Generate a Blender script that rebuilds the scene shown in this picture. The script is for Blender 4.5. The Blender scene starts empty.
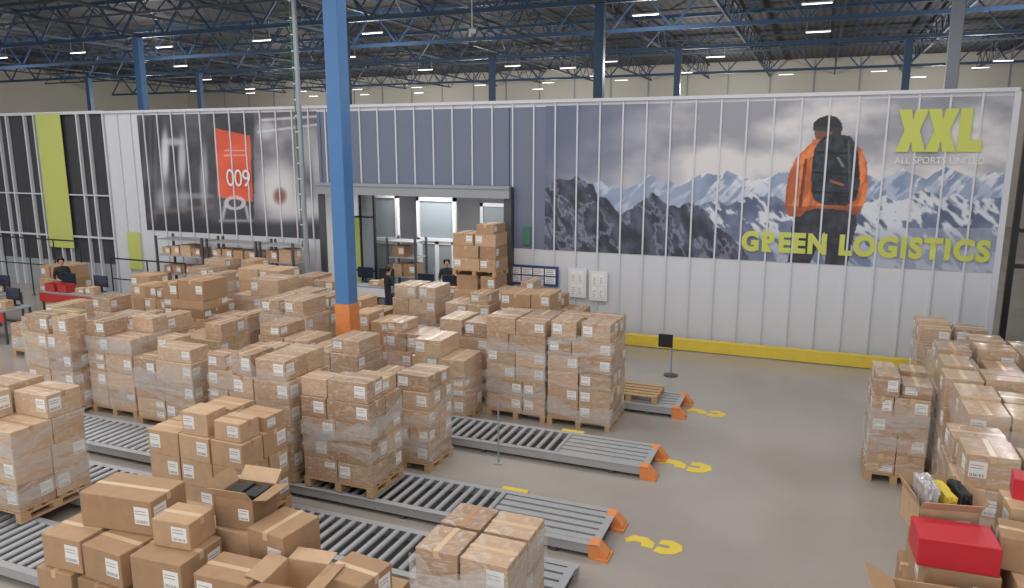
import bpy, bmesh, math, random
from mathutils import Vector, Matrix, noise
random.seed(7)
S = bpy.context.scene
C = S.collection
try:
    S.view_settings.view_transform = 'Standard'
except Exception: pass
PI = math.pi
# ------------------------------------------------------------------ camera
CAMH, PITCH, YAW, F = 5.0, math.radians(10.9), math.radians(22.1), 750.0
cd = bpy.data.cameras.new('camera'); cam = bpy.data.objects.new('camera', cd); C.objects.link(cam)
cam.location = (0, 0, CAMH); cam.rotation_euler = (PI/2-PITCH, 0, YAW)
cd.sensor_width = 36; cd.lens = F/1024*36; cd.clip_end = 300
S.camera = cam
cp, sp, cy, sy = math.cos(PITCH), math.sin(PITCH), math.cos(YAW), math.sin(YAW)
def proj(X, Y, Z):
    h = -sy*X+cy*Y; r = cy*X+sy*Y; dz = CAMH-Z
    d = h*cp+dz*sp
    return 512+F*r/d, 294+F*(dz*cp-h*sp)/d
def ray(x, y):
    u, v = x-512, y-294
    A = F*cp-v*sp
    return (-sy*A+cy*u, cy*A+sy*u, -(F*sp+v*cp))
def onwall(x, y, Y):
    r = ray(x, y); s = Y/r[1]; return r[0]*s, CAMH+r[2]*s
def onz(x, y, z=0):
    r = ray(x, y); s = (z-CAMH)/r[2]; return r[0]*s, r[1]*s
# ------------------------------------------------------------------ materials
def lin(c):
    out = []
    for v in c[:3]:
        v = v/255.0
        out.append(v/12.92 if v <= .04045 else ((v+.055)/1.055)**2.4)
    return (*out, 1)
def mat(name, col, rough=.6, metal=0, nscale=0, namt=.15, bump=0, emit=0, coat=0, stretch=None):
    m = bpy.data.materials.new(name); m.use_nodes = True
    nt = m.node_tree; b = nt.nodes['Principled BSDF']
    b.inputs['Base Color'].default_value = lin(col)
    b.inputs['Roughness'].default_value = rough; b.inputs['Metallic'].default_value = metal
    if coat: b.inputs['Coat Weight'].default_value = coat; b.inputs['Coat Roughness'].default_value = .15
    if emit:
        b.inputs['Emission Color'].default_value = lin(col); b.inputs['Emission Strength'].default_value = emit
    if nscale:
        tc = nt.nodes.new('ShaderNodeTexCoord'); mp = nt.nodes.new('ShaderNodeMapping'); n = nt.nodes.new('ShaderNodeTexNoise')
        nt.links.new(tc.outputs['Object'], mp.inputs['Vector']); nt.links.new(mp.outputs[0], n.inputs['Vector'])
        if stretch: mp.inputs['Scale'].default_value = stretch
        n.inputs['Scale'].default_value = nscale; n.inputs['Detail'].default_value = 5
        mx = nt.nodes.new('ShaderNodeMix'); mx.data_type = 'RGBA'
        c = lin(col)
        mx.inputs[6].default_value = tuple(v*(1-namt) for v in c[:3])+(1,)
        mx.inputs[7].default_value = tuple(min(1, v*(1+namt)) for v in c[:3])+(1,)
        nt.links.new(n.outputs['Fac'], mx.inputs[0]); nt.links.new(mx.outputs[2], b.inputs['Base Color'])
        if bump:
            bp = nt.nodes.new('ShaderNodeBump'); bp.inputs['Strength'].default_value = bump; bp.inputs['Distance'].default_value = .02
            nt.links.new(n.outputs['Fac'], bp.inputs['Height']); nt.links.new(bp.outputs[0], b.inputs['Normal'])
    return m
def carton_mat(name, wrapped, island=False):
    m = bpy.data.materials.new(name); m.use_nodes = True
    nt = m.node_tree; b = nt.nodes['Principled BSDF']; L = nt.links.new
    cr = nt.nodes.new('ShaderNodeValToRGB')
    cr.color_ramp.elements[0].color = lin((172, 136, 104)); cr.color_ramp.elements[1].color = lin((216, 182, 148))
    e = cr.color_ramp.elements.new(.5); e.color = lin((197, 161, 126))
    if island: g = nt.nodes.new('ShaderNodeNewGeometry'); L(g.outputs['Random Per Island'], cr.inputs[0])
    else: oi = nt.nodes.new('ShaderNodeObjectInfo'); L(oi.outputs['Random'], cr.inputs[0])
    tc = nt.nodes.new('ShaderNodeTexCoord'); n = nt.nodes.new('ShaderNodeTexNoise'); n.inputs['Scale'].default_value = 9; n.inputs['Detail'].default_value = 6
    L(tc.outputs['Object'], n.inputs['Vector'])
    mx = nt.nodes.new('ShaderNodeMix'); mx.data_type = 'RGBA'; mx.blend_type = 'MULTIPLY'; mx.inputs[0].default_value = .3
    L(cr.outputs[0], mx.inputs[6]); L(n.outputs['Fac'], mx.inputs[7])
    last = mx.outputs[2]
    b.inputs['Roughness'].default_value = .75
    if wrapped:
        mp = nt.nodes.new('ShaderNodeMapping'); mp.inputs['Scale'].default_value = (2.2, 2.2, 5.5); mp.inputs['Rotation'].default_value = (.3, .5, 0)
        L(tc.outputs['Object'], mp.inputs['Vector'])
        n2 = nt.nodes.new('ShaderNodeTexNoise'); n2.inputs['Scale'].default_value = 3.0; n2.inputs['Detail'].default_value = 4; n2.inputs['Distortion'].default_value = 1.6
        L(mp.outputs[0], n2.inputs['Vector'])
        r2 = nt.nodes.new('ShaderNodeValToRGB'); r2.color_ramp.elements[0].position = .5; r2.color_ramp.elements[0].color = (.06, .06, .06, 1)
        r2.color_ramp.elements[1].position = .74; r2.color_ramp.elements[1].color = (.66, .66, .66, 1)
        L(n2.outputs['Fac'], r2.inputs[0])
        m2 = nt.nodes.new('ShaderNodeMix'); m2.data_type = 'RGBA'; L(r2.outputs[0], m2.inputs[0]); L(last, m2.inputs[6]); m2.inputs[7].default_value = lin((222, 212, 204))
        last = m2.outputs[2]
        b.inputs['Coat Weight'].default_value = 1.0; b.inputs['Coat Roughness'].default_value = .1
        bp = nt.nodes.new('ShaderNodeBump'); bp.inputs['Strength'].default_value = .9; bp.inputs['Distance'].default_value = .02
        L(n2.outputs['Fac'], bp.inputs['Height']); L(bp.outputs[0], b.inputs['Coat Normal'])
    L(last, b.inputs['Base Color'])
    return m
M = {}
M['carton'] = carton_mat('kraft_cardboard', False)
M['cartonw'] = carton_mat('kraft_cardboard_under_film', True)
M['carton_i'] = carton_mat('kraft_cardboard_mixed', False, True)
M['cartonw_i'] = carton_mat('kraft_cardboard_mixed_under_film', True, True)
M['tape'] = mat('packing_tape', (210, 182, 148), .3)
M['tapec'] = mat('clear_tape', (186, 150, 116), .15)
M['paper'] = mat('label_paper', (236, 235, 234), .6)
M['ink'] = mat('label_ink', (120, 118, 120), .7)
M['wood'] = mat('pallet_wood', (188, 156, 118), .8, nscale=6, namt=.3, stretch=(1, 8, 8))
M['steel'] = mat('galvanised_steel', (172, 173, 176), .4, .2, nscale=5, namt=.1)
M['roller'] = mat('roller_steel', (184, 186, 190), .33, .3)
M['dsteel'] = mat('dark_steel', (84, 86, 90), .5, .3)
M['pan'] = mat('gap_shade_sheet', (62, 61, 61), .7)  # dark tone for the shade between conveyor rollers and bars
M['orange'] = mat('orange_paint', (224, 140, 82), .5, nscale=8, namt=.15)
M['yellow'] = mat('yellow_paint', (222, 196, 72), .5, nscale=4, namt=.12)
M['blue'] = mat('blue_column_paint', (76, 126, 182), .45, nscale=3, namt=.06)
M['dblue'] = mat('blue_truss_paint', (56, 84, 116), .55)
M['silver'] = mat('silver_post', (150, 156, 166), .4, .2)
M['dtruss'] = mat('grey_blue_truss', (74, 82, 96), .6)
M['white'] = mat('white_paint', (222, 224, 228), .5)
M['panel'] = mat('white_wall_panel', (206, 208, 214), .45, nscale=1.2, namt=.03)
M['slate'] = mat('slate_wall_panel', (108, 116, 138), .5, nscale=1, namt=.05)
M['batten'] = mat('white_batten', (205, 208, 216), .45)
M['green'] = mat('lime_panel', (190, 198, 110), .5)
M['lime'] = mat('lime_lettering', (196, 202, 96), .5)
M['black'] = mat('black_plastic', (36, 36, 39), .5)
M['curtain'] = mat('black_curtain', (58, 58, 64), .7, nscale=3, namt=.4, stretch=(3, 3, .1))
M['red'] = mat('red_plastic', (196, 60, 56), .45)
M['redbox'] = mat('red_card', (196, 40, 54), .45, nscale=3, namt=.1)
M['beige'] = mat('grey_beige_wall', (200, 195, 184), .7, nscale=.25, namt=.08)
M['glass'] = mat('tinted_glass', (142, 152, 158), .1)
M['screen'] = mat('screen', (40, 50, 70), .2)
M['lamp'] = mat('lamp_tube', (255, 252, 244), .5, emit=3)
M['bag'] = mat('plastic_bag', (186, 184, 186), .12, nscale=9, namt=.45, bump=.8, coat=.7)
M['skin'] = mat('skin', (196, 150, 124), .6)
M['greyp'] = mat('grey_paint', (150, 154, 160), .5)
m = bpy.data.materials.new('stretch_film'); m.use_nodes = True; nt = m.node_tree; b = nt.nodes['Principled BSDF']
b.inputs['Base Color'].default_value = (.8, .78, .77, 1); b.inputs['Roughness'].default_value = .12; b.inputs['Alpha'].default_value = .24
M['film'] = m
m = bpy.data.materials.new('polished_concrete'); m.use_nodes = True; nt = m.node_tree; b = nt.nodes['Principled BSDF']; L = nt.links.new
tc = nt.nodes.new('ShaderNodeTexCoord'); n1 = nt.nodes.new('ShaderNodeTexNoise'); n1.inputs['Scale'].default_value = .35; n1.inputs['Detail'].default_value = 4
n1.inputs['Roughness'].default_value = .5
L(tc.outputs['Object'], n1.inputs['Vector'])
cr = nt.nodes.new('ShaderNodeValToRGB'); cr.color_ramp.elements[0].position = .3; cr.color_ramp.elements[1].position = .7
cr.color_ramp.elements[0].color = lin((150, 143, 136)); cr.color_ramp.elements[1].color = lin((172, 165, 158)); L(n1.outputs['Fac'], cr.inputs[0])
L(cr.outputs[0], b.inputs['Base Color'])
n2 = nt.nodes.new('ShaderNodeTexNoise'); n2.inputs['Scale'].default_value = .8; n2.inputs['Detail'].default_value = 2; L(tc.outputs['Object'], n2.inputs['Vector'])
mr = nt.nodes.new('ShaderNodeMapRange'); mr.inputs['To Min'].default_value = .16; mr.inputs['To Max'].default_value = .28; L(n2.outputs['Fac'], mr.inputs[0]); L(mr.outputs[0], b.inputs['Roughness'])
M['floor'] = m
m = bpy.data.materials.new('corrugated_roof_deck'); m.use_nodes = True; nt = m.node_tree; b = nt.nodes['Principled BSDF']; L = nt.links.new
tc = nt.nodes.new('ShaderNodeTexCoord'); w = nt.nodes.new('ShaderNodeTexWave'); w.inputs['Scale'].default_value = .9; w.bands_direction = 'X'
L(tc.outputs['Object'], w.inputs['Vector']); cr = nt.nodes.new('ShaderNodeValToRGB'); cr.color_ramp.elements[0].color = lin((58, 58, 63)); cr.color_ramp.elements[1].color = lin((84, 83, 88))
L(w.outputs['Color'], cr.inputs[0]); L(cr.outputs[0], b.inputs['Base Color']); b.inputs['Roughness'].default_value = .8
M['deck'] = m
m = bpy.data.materials.new('printed_foil'); m.use_nodes = True; nt = m.node_tree; b = nt.nodes['Principled BSDF']
at = nt.nodes.new('ShaderNodeAttribute'); at.attribute_name = 'Col'; nt.links.new(at.outputs['Color'], b.inputs['Base Color']); b.inputs['Roughness'].default_value = .5
M['print'] = m
# ------------------------------------------------------------------ helpers
class MB:
    def __init__(s): s.v = []; s.f = []; s.mi = []
    def box(s, x0, x1, y0, y1, z0, z1, mi=0):
        k = len(s.v)
        s.v += [(x0,y0,z0),(x1,y0,z0),(x1,y1,z0),(x0,y1,z0),(x0,y0,z1),(x1,y0,z1),(x1,y1,z1),(x0,y1,z1)]
        for q in ((3,2,1,0),(4,5,6,7),(0,1,5,4),(1,2,6,5),(2,3,7,6),(3,0,4,7)): s.f.append(tuple(k+i for i in q)); s.mi.append(mi)
        return s
    def bar(s, p, q, t=.05, t2=None, mi=0):
        p = Vector(p); q = Vector(q); d = (q-p).normalized(); t2 = t2 or t
        up = Vector((0,0,1)) if abs(d.z) < .95 else Vector((0,1,0))
        a = d.cross(up).normalized()*t/2; b = a.cross(d).normalized()*t2/2
        k = len(s.v)
        for o in (p, q):
            for e in (-a-b, a-b, a+b, -a+b): s.v.append(tuple(o+e))
        for qd in ((0,1,2,3),(7,6,5,4),(0,4,5,1),(1,5,6,2),(2,6,7,3),(3,7,4,0)): s.f.append(tuple(k+i for i in qd)); s.mi.append(mi)
        return s
    def tube(s, p, q, r, n=12, r2=None, mi=0):
        p = Vector(p); q = Vector(q); d = (q-p).normalized(); r2 = r if r2 is None else r2
        up = Vector((0,0,1)) if abs(d.z) < .95 else Vector((0,1,0))
        a = d.cross(up).normalized(); b = a.cross(d)
        k = len(s.v)
        for o, rr in ((p, r), (q, r2)):
            for i in range(n):
                t = 2*PI*i/n; s.v.append(tuple(o+a*rr*math.cos(t)+b*rr*math.sin(t)))
        for i in range(n):
            j = (i+1) % n; s.f.append((k+i, k+j, k+n+j, k+n+i)); s.mi.append(mi)
        s.f.append(tuple(k+i for i in reversed(range(n)))); s.mi.append(mi)
        s.f.append(tuple(k+n+i for i in range(n))); s.mi.append(mi)
        return s
    def poly(s, pts, mi=0):
        k = len(s.v); s.v += [tuple(p) for p in pts]; s.f.append(tuple(range(k, k+len(pts)))); s.mi.append(mi); return s
    def prism(s, pts2, axis, a, b, mi=0):
        def P(p, t): return {'x': (t, p[0], p[1]), 'y': (p[0], t, p[1]), 'z': (p[0], p[1], t)}[axis]
        k = len(s.v); n = len(pts2)
        s.v += [P(p, a) for p in pts2]+[P(p, b) for p in pts2]
        s.f.append(tuple(k+i for i in reversed(range(n)))); s.mi.append(mi); s.f.append(tuple(k+n+i for i in range(n))); s.mi.append(mi)
        for i in range(n):
            j = (i+1) % n; s.f.append((k+i, k+j, k+n+j, k+n+i)); s.mi.append(mi)
        return s
    def mesh(s, name, mats, bevel=0):
        me = bpy.data.meshes.new(name); me.from_pydata(s.v, [], s.f)
        for mm in (mats if isinstance(mats, (list, tuple)) else [mats]): me.materials.append(mm)
        me.polygons.foreach_set('material_index', s.mi)
        bm = bmesh.new(); bm.from_mesh(me); bmesh.ops.recalc_face_normals(bm, faces=bm.faces)
        if bevel: bmesh.ops.bevel(bm, geom=bm.edges[:], offset=bevel, segments=1, affect='EDGES')
        bm.to_mesh(me); bm.free(); me.update()
        return me
    def build(s, name, mats, parent=None, bevel=0, loc=None):
        return link(name, s.mesh(name, mats, bevel), parent, loc)
def link(name, me, parent=None, loc=None, rz=0):
    o = bpy.data.objects.new(name, me); C.objects.link(o)
    if parent: o.parent = parent
    if loc: o.location = loc
    if rz: o.rotation_euler.z = rz
    return o
def tag(o, label, cat, group=None):
    o['label'] = label; o['category'] = cat
    if group: o['group'] = group
    return o
def thing(name, label, cat, loc=(0,0,0), rz=0, group=None):
    o = bpy.data.objects.new(name, None); C.objects.link(o); o.location = loc; o.rotation_euler.z = rz
    o.empty_display_size = .1
    return tag(o, label, cat, group)
def struct(o): o['kind'] = 'structure'; return o
def dup(root, loc, rz=None, label=None):
    r = root.copy(); C.objects.link(r); r.location = loc
    if rz is not None: r.rotation_euler.z = rz
    if label: r['label'] = label
    for ch in root.children:
        c = ch.copy(); C.objects.link(c); c.parent = r
    return r
# ------------------------------------------------------------------ setting
WY = 19.05; WH = 6.2
struct(MB().box(-58, 30, -12, 62, -.1, 0).build('floor', M['floor']))
struct(MB().box(-58, 30, -12, 62, 11.2, 11.35).build('ceiling', M['deck']))
struct(MB().box(-58, 30, 58, 58.2, 0, 11.2).build('wall_back', M['beige']))
struct(MB().box(-58, -57.8, -12, 58, 0, 11.2).build('wall_left', M['beige']))
struct(MB().box(29.8, 30, -12, 58, 0, 11.2).build('wall_right', M['beige']))
b_ = MB()
for i in range(30): b_.box(-56+i*2.9, -55.93+i*2.9, 57.93, 58, 0, 11.1)
b_.box(-58, 30, 57.9, 58, 8.6, 8.75)
struct(b_.build('trim_3', M['greyp']))
OX0, OX1, OZ = -13.9, -7.8, 3.95
XL, XR = -34.0, 3.72
w = MB(); w.box(-22.7, OX0, WY, WY+.15, 0, WH); w.box(OX1, XR, WY, WY+.15, 0, WH); w.box(OX0, OX1, WY, WY+.15, OZ, WH)
struct(w.build('wall_partition', M['panel']))
w = MB(); w.box(-14.0, OX0+.02, WY-.012, WY, 2.34, WH-.1); w.box(OX0, OX1, WY-.012, WY, OZ+.02, WH-.1); w.box(OX1-.02, -6.78, WY-.012, WY, 2.34, WH-.1)
struct(w.build('trim_2', M['slate']))
w = MB(); x = XR-.02
while x > -22.7:
    z0 = 0 if not (OX0 < x < OX1) else OZ
    w.box(x-.02, x+.02, WY-.045, WY, z0, WH); x -= .6
w.box(-22.7, XR+.03, WY-.07, WY+.2, WH, WH+.08)
w.box(XR-.06, XR+.06, WY-.06, WY+.2, 0, WH)
struct(w.build('trim_1', M['batten']))
w = MB(); w.box(XL, -22.7, WY+.05, WY+.15, 1.0, WH, 0); w.box(XL, -22.7, WY+.05, WY+.15, 0, 1.0, 1)
struct(w.build('wall_glazed', [M['curtain'], M['greyp']]))
w = MB(); x = -22.75; k = 0
while x > XL: w.box(x-.03, x+.03, WY-.06, WY+.06, 0, WH); x -= (.75, .5, .95, .45)[k % 4]; k += 1
w.box(XL, -22.7, WY-.06, WY+.06, WH, WH+.1); w.box(XL, -22.7, WY-.05, WY+.05, 1.9, 1.96); w.box(XL, -22.7, WY-.05, WY+.05, 3.4, 3.44)
struct(w.build('trim_4', M['batten']))
g = MB().box(-26.0, -24.75, WY-.08, WY-.065, 1.5, 6.25).build('wall_banner', M['green']); tag(g, 'tall lime green hanging panel between black curtains at far left', 'panel')
g = MB().box(-22.1, -21.5, WY-.08, WY-.055, .9, 2.2).build('wall_panel', M['green']); tag(g, 'small lime green panel low on the white wall behind railing', 'panel')
RB = 25.5
w = MB(); w.box(OX0-.15, OX0, WY+.15, RB, 0, 4.1); struct(w.build('wall_recess_left', M['panel']))
w = MB(); w.box(OX1+1.6, OX1+1.75, WY+.15, RB, 0, 4.1); struct(w.build('wall_recess_right', M['panel']))
w = MB(); w.box(OX0-.15, OX1+1.75, RB, RB+.15, 0, 4.1); struct(w.build('wall_recess_back', M['white']))
w = MB(); w.box(OX0-.15, OX1+1.75, WY+.15, RB+.15, 4.1, 4.25); struct(w.build('ceiling_recess', M['greyp']))
w = MB(); w.box(OX0-.1, OX1+.1, WY-.3, WY-.07, OZ-.25, OZ+.08, 0); w.box(OX0-.1, OX1+.1, WY-.33, WY-.3, OZ+.0, OZ+.05, 0)
w.box(OX0-.12, OX0+.1, WY-.12, WY-.06, 0, OZ, 1); w.box(OX1-.1, OX1+.12, WY-.2, WY+.1, 0, OZ+.05, 1)
struct(w.build('door_1', [M['greyp'], M['dsteel']]))
def glass_door(x0, x1, y, h, label, n=2, m='white'):
    t = thing('glass_door', label, 'door', ((x0+x1)/2, y, 0))
    W = x1-x0; f = MB(); f.box(-W/2, -W/2+.1, -.06, .06, 0, h).box(W/2-.1, W/2, -.06, .06, 0, h).box(-W/2, W/2, -.06, .06, h-.12, h).box(-W/2, W/2, -.06, .06, 2.1, 2.2)
    f.build('door_frame', M[m], t)
    for i in range(n):
        a = -W/2+.1+(W-.2)*i/n; bb = -W/2+.1+(W-.2)*(i+1)/n
        q = MB(); q.box(a, a+.07, -.03, .03, 0, 2.1).box(bb-.07, bb, -.03, .03, 0, 2.1).box(a, bb, -.03, .03, 0, .18).box(a, bb, -.03, .03, 2.0, 2.1)
        leaf = q.build('door_leaf', M[m], t)
        MB().box(a+.07, bb-.07, -.008, .008, .18, 2.0).build('pane', M['glass'], leaf)
        MB().box(bb-.11, bb-.09, -.09, -.05, .9, 1.25).build('handle', M['steel'], leaf)
    MB().box(-W/2+.1, W/2-.1, -.008, .008, 2.2, h-.12).build('transom_pane', M['glass'], t)
glass_door(-13.6, -12.4, 20.9, 3.6, 'white framed glass door at the left inside the opening', 1)
glass_door(-12.0, -10.6, 21.4, 3.5, 'wide white framed glass double door in the middle of the opening')
glass_door(-10.2, -8.9, 22.4, 3.3, 'white framed glass door beside the tall carton stack', 1)
glass_door(-8.7, -6.9, 24.9, 3.6, 'grey framed glass double door behind the tall carton stack', 2, 'greyp')
g = thing('glazed_screen', 'dark framed lime and glass screen inside the opening left side', 'screen', (-13.3, 20.1, 0))
f = MB()
for xx in (-.5, .0, .5): f.box(xx-.03, xx+.03, -.04, .04, 0, 3.7)
for zz in (0, 1.2, 2.9, 3.66): f.box(-.5, .5, -.04, .04, zz, zz+.05)
f.build('frame', M['black'], g)
MB().box(-.46, -.04, -.01, .01, .06, 2.9).build('lime_sheet', M['green'], g)
MB().box(.04, .46, -.01, .01, .06, 3.66).build('pane', M['glass'], g)
g = thing('kick_guard', 'long yellow steel guard rail along the foot of the white wall', 'guard rail', (0, 0, 0))
MB().box(-5.0, 2.6, WY-.42, WY-.36, .02, .26).box(-5.0, 2.6, WY-.42, WY-.25, .26, .3).build('rail', M['yellow'], g, .004)
for i in range(6): MB().box(-4.9+i*1.46, -4.75+i*1.46, WY-.36, WY-.25, 0, .26).build('bracket', M['yellow'], g)
MB().prism([(-5.0,18.63),(-5.35,18.8),(-5.35,18.9),(-5.0,18.8)], 'z', 0, .3).build('end_plate', M['yellow'], g)
MB().prism([(2.6,18.63),(2.75,18.3),(2.65,18.25),(2.5,18.6)], 'z', 0, .3).build('end_plate', M['yellow'], g)
# ------------------------------------------------------------------ painted prints
def inpoly(x, y, P):
    c = False; n = len(P); j = n-1
    for i in range(n):
        xi, yi = P[i]; xj, yj = P[j]
        if (yi > y) != (yj > y) and x < (xj-xi)*(y-yi)/(yj-yi)+xi: c = not c
        j = i
    return c
def ridge(x, P):
    if x <= P[0][0]: return P[0][1]
    for a, b in zip(P, P[1:]):
        if a[0] <= x <= b[0]: return a[1]+(b[1]-a[1])*(x-a[0])/(b[0]-a[0])
    return P[-1][1]
def mixc(a, b, t): t = max(0, min(1, t)); return tuple(a[i]*(1-t)+b[i]*t for i in range(3))
def fn(x, y, s, o=4): return noise.fractal(Vector((x*s, y*s, 3.3)), 1.0, 2.0, o)
def rn(x, y, s, o=5):      # ridged streaks running down a slope
    return 1-2*abs(noise.fractal(Vector((x*s, y*s, 7.7)), .9, 2.1, o))
def seg(x, y, a, b):
    dx, dy = b[0]-a[0], b[1]-a[1]; t = max(0, min(1, ((x-a[0])*dx+(y-a[1])*dy)/(dx*dx+dy*dy)))
    return math.hypot(x-a[0]-t*dx, y-a[1]-t*dy)
FAR = [(540,200),(575,195),(590,186),(600,181),(608,186),(618,184),(626,190),(638,184),(650,174),(660,181),(668,180),(680,187),(694,178),(705,172),(716,175),(728,171),(740,176),(752,181),(766,178),(778,173),(790,172),(802,179),(812,182),(868,174),(878,180),(890,176),(903,168),(912,174),(926,179),(936,172),(946,167),(958,172),(972,178),(990,173),(1030,172)]
MID = [(690,214),(704,204),(716,200),(728,206),(740,200),(752,193),(764,198),(775,196),(788,204),(800,206),(860,206),(872,200),(885,195),(896,201),(910,198),(922,190),(932,193),(945,198),(958,194),(972,202),(988,198),(1030,194)]
NEAR = [(540,194),(552,182),(560,178),(568,180),(577,176),(586,184),(593,183),(598,196),(606,198),(615,208),(622,214),(634,206),(643,200),(652,192),(660,198),(668,205),(680,207),(688,202),(700,206),(706,214),(718,228),(735,240),(752,262),(770,280)]
JACKET = [(802,152),(810,144),(820,139),(844,139),(854,143),(862,150),(867,162),(868,185),(865,202),(860,213),(852,215),(846,210),(818,208),(806,211),(800,217),(788,216),(785,206),(786,190),(789,174),(794,161),(798,155)]
PACK = [(818,143),(825,136),(836,134),(850,136),(856,143),(859,158),(860,184),(856,200),(846,206),(824,205),(814,200),(811,190),(812,165),(814,150)]
HAT = [(813,130),(814,122),(819,118),(828,115),(837,117),(842,123),(843,131),(832,132)]
FACE = [(814,130),(842,130),(841,139),(836,144),(823,145),(818,142),(815,137)]
LEGS = [(797,210),(814,204),(855,205),(857,225),(851,246),(847,268),(824,268),(827,246),(824,232),(816,250),(808,268),(786,268),(790,250),(791,228)]
def mountain(x, y):
    cl = fn(x, y*2.0, .012, 5)
    c = mixc((150,151,162), (214,211,212), (y-108)/58.0+cl*1.1)
    c = mixc((98,106,132), c, (x-560)/110.0+fn(x+90, y, .012)*.5)
    c = mixc(c, (128,131,142), max(0, fn(x+300, y*2.2, .012))*1.3*max(0, min(1, (x-870)/60.0)))
    r = ridge(x, FAR)+fn(x, 0, .2, 3)*1.0
    if y > r:
        t = rn(x+y*.9, y*.55, .05)
        lit = 1 if fn(x-y*.9, y*.3, .06, 3) > -.05 else 0
        c = mixc((122,136,168), (150,162,188), .5+fn(x, y, .05))
        if y < r+30: c = mixc(c, (226,228,236) if lit else (190,197,216), max(0, min(.9, (t-.35)*3)))
        c = mixc(c, (148,160,188), min(.75, (y-r)/55.0))
        if x < 700: c = mixc(c, (150,164,194), .4)
    r = ridge(x, MID)+fn(x+50, 0, .2, 3)*1.6
    if y > r and x > 690:
        t = rn(x*.9-y*.7, y*.6+x*.1, .045, 6)
        c = mixc((84,94,122), (116,127,154), .5+fn(x*1.2, y, .06, 5))
        k_ = .52-.22*math.exp(-((x-885)/55.0)**2)-.05*(x > 930)
        c = mixc(c, (220,223,231), max(0, min(.92, (t-k_)*4)))
        c = mixc(c, (122,134,162), min(.5, max(0, (y-225)/60.0)))
        if x > 870 and y > 228: c = mixc(c, (184,190,206), .45)
    r = ridge(x, NEAR)+fn(x, 5, .16, 3)*2
    if y > r:
        t = rn(x*1.1-y*.6, y*.6+x*.3, .05, 6)
        c = mixc((52,55,70), (88,93,113), .45+fn(x*1.4-y*.6, y*.8+x*.3, .07, 6)*1.1)
        c = mixc(c, (150,156,174), max(0, min(.6, (t-.72)*4)))
    if inpoly(x, y, LEGS): c = mixc((42,44,54), (66,68,80), .5+fn(x, y, .1))
    if inpoly(x, y, JACKET):
        c = mixc((180,92,50), (226,136,80), .5+fn(x*1.5+y*.4, y*.7, .09)*1.5)
        if seg(x, y, (806,160), (800,206)) < 1.6: c = (116,58,36)
        if y > 206: c = mixc(c, (120,60,40), .5)
        c = mixc(c, (124,64,42), max(0, min(.6, (794-x+(y-160)*-.1)/14)))
    if inpoly(x, y, FACE): c = (112,78,64) if x < 832 else (64,48,44)
    if inpoly(x, y, HAT): c = (38,40,46) if y < 127 else (52,54,60)
    if 812 < x < 850 and 139 < y < 145: c = mixc(c, (196,106,60), .85)
    if inpoly(x, y, PACK):
        c = mixc((30,34,43), (52,62,75), .5+fn(x, y, .12)*1.3)
        if seg(x, y, (818,152), (858,154)) < 1.2 or seg(x, y, (811,172), (860,176)) < 1.1 or seg(x, y, (812,192), (858,194)) < 1: c = (22,24,30)
        if seg(x, y, (826,140), (823,202)) < 1 or seg(x, y, (849,142), (850,202)) < 1: c = (76,86,94)
        if seg(x, y, (838,158), (843,166)) < 1.2: c = (120,128,132)
        if seg(x, y, (831,181), (843,185)) < 1.0: c = (170,100,64)
    return c
REDP = [(214,128),(250,136),(253,202),(218,197)]
def sportshall(x, y):
    n = fn(x, y, .03)
    c = mixc((56,56,62), (88,88,96), .5+n)
    if x < 158: c = mixc(c, (122,124,132), .35*(.5+.5*math.sin(x*1.1)))
    if 152 < x < 214:
        for cx, cy_, rx, ry, cc, al in ((165,156,4,26,(214,216,220),.95), (163,200,7,12,(170,172,180),.75), (182,160,4,24,(200,202,208),.85), (183,200,6,12,(160,162,170),.7), (204,178,4,32,(186,186,192),.75), (173,142,10,4,(200,202,208),.75), (194,196,20,3,(170,170,176),.6)):
            d = ((x-cx)/rx)**2+((y-cy_)/ry)**2
            if d < 3: c = mixc(c, cc, al*math.exp(-d*d*.8))
        d = abs(y-(212-(x-158)*.1))
        if d < 6: c = mixc((128,112,106), c, .3+d/6)
    if inpoly(x, y, REDP): c = mixc((208,84,56), (230,106,76), .5+n)
    if 224 < x < 246 and 146 < y < 156 and int(y) % 5 < 1: c = (228,170,152)
    d = math.hypot((x-235)/11, (y-203)/7)
    if .6 < d < 1: c = mixc(c, (214,214,218), .8)
    d = min(seg(x, y, (225,206), (222,222)), seg(x, y, (246,207), (249,222)), seg(x, y, (220,221), (252,221)))
    if d < 2.6: c = mixc((196,198,202), c, d/2.6)
    if x > 254:
        c = mixc((92,90,98), (150,150,160), .5+n+(y-165)/160)
        for cx, cy_, rx, ry, cc, al in ((278,190,20,28,(214,212,214),.95), (310,150,14,22,(190,190,198),.7), (266,130,9,10,(206,206,212),.75), (304,208,22,9,(206,204,206),.85), (318,180,5,30,(200,202,210),.65)):
            d = ((x-cx)/rx)**2+((y-cy_)/ry)**2
            if d < 3: c = mixc(c, cc, al*math.exp(-d*d*.7))
        d = math.hypot((x-280)/8, (y-196)/10)
        if d < 1: c = mixc((120,74,62), c, d*d)
        for P, Q, wd in (((262,120),(322,116),2), ((258,132),(322,124),1.5)):
            d = seg(x, y, P, Q)
            if d < wd: c = mixc((212,212,220), c, d/wd)
    if y > 218: c = mixc(c, (44,44,50), min(.8, (y-218)/10))
    return c
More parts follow.
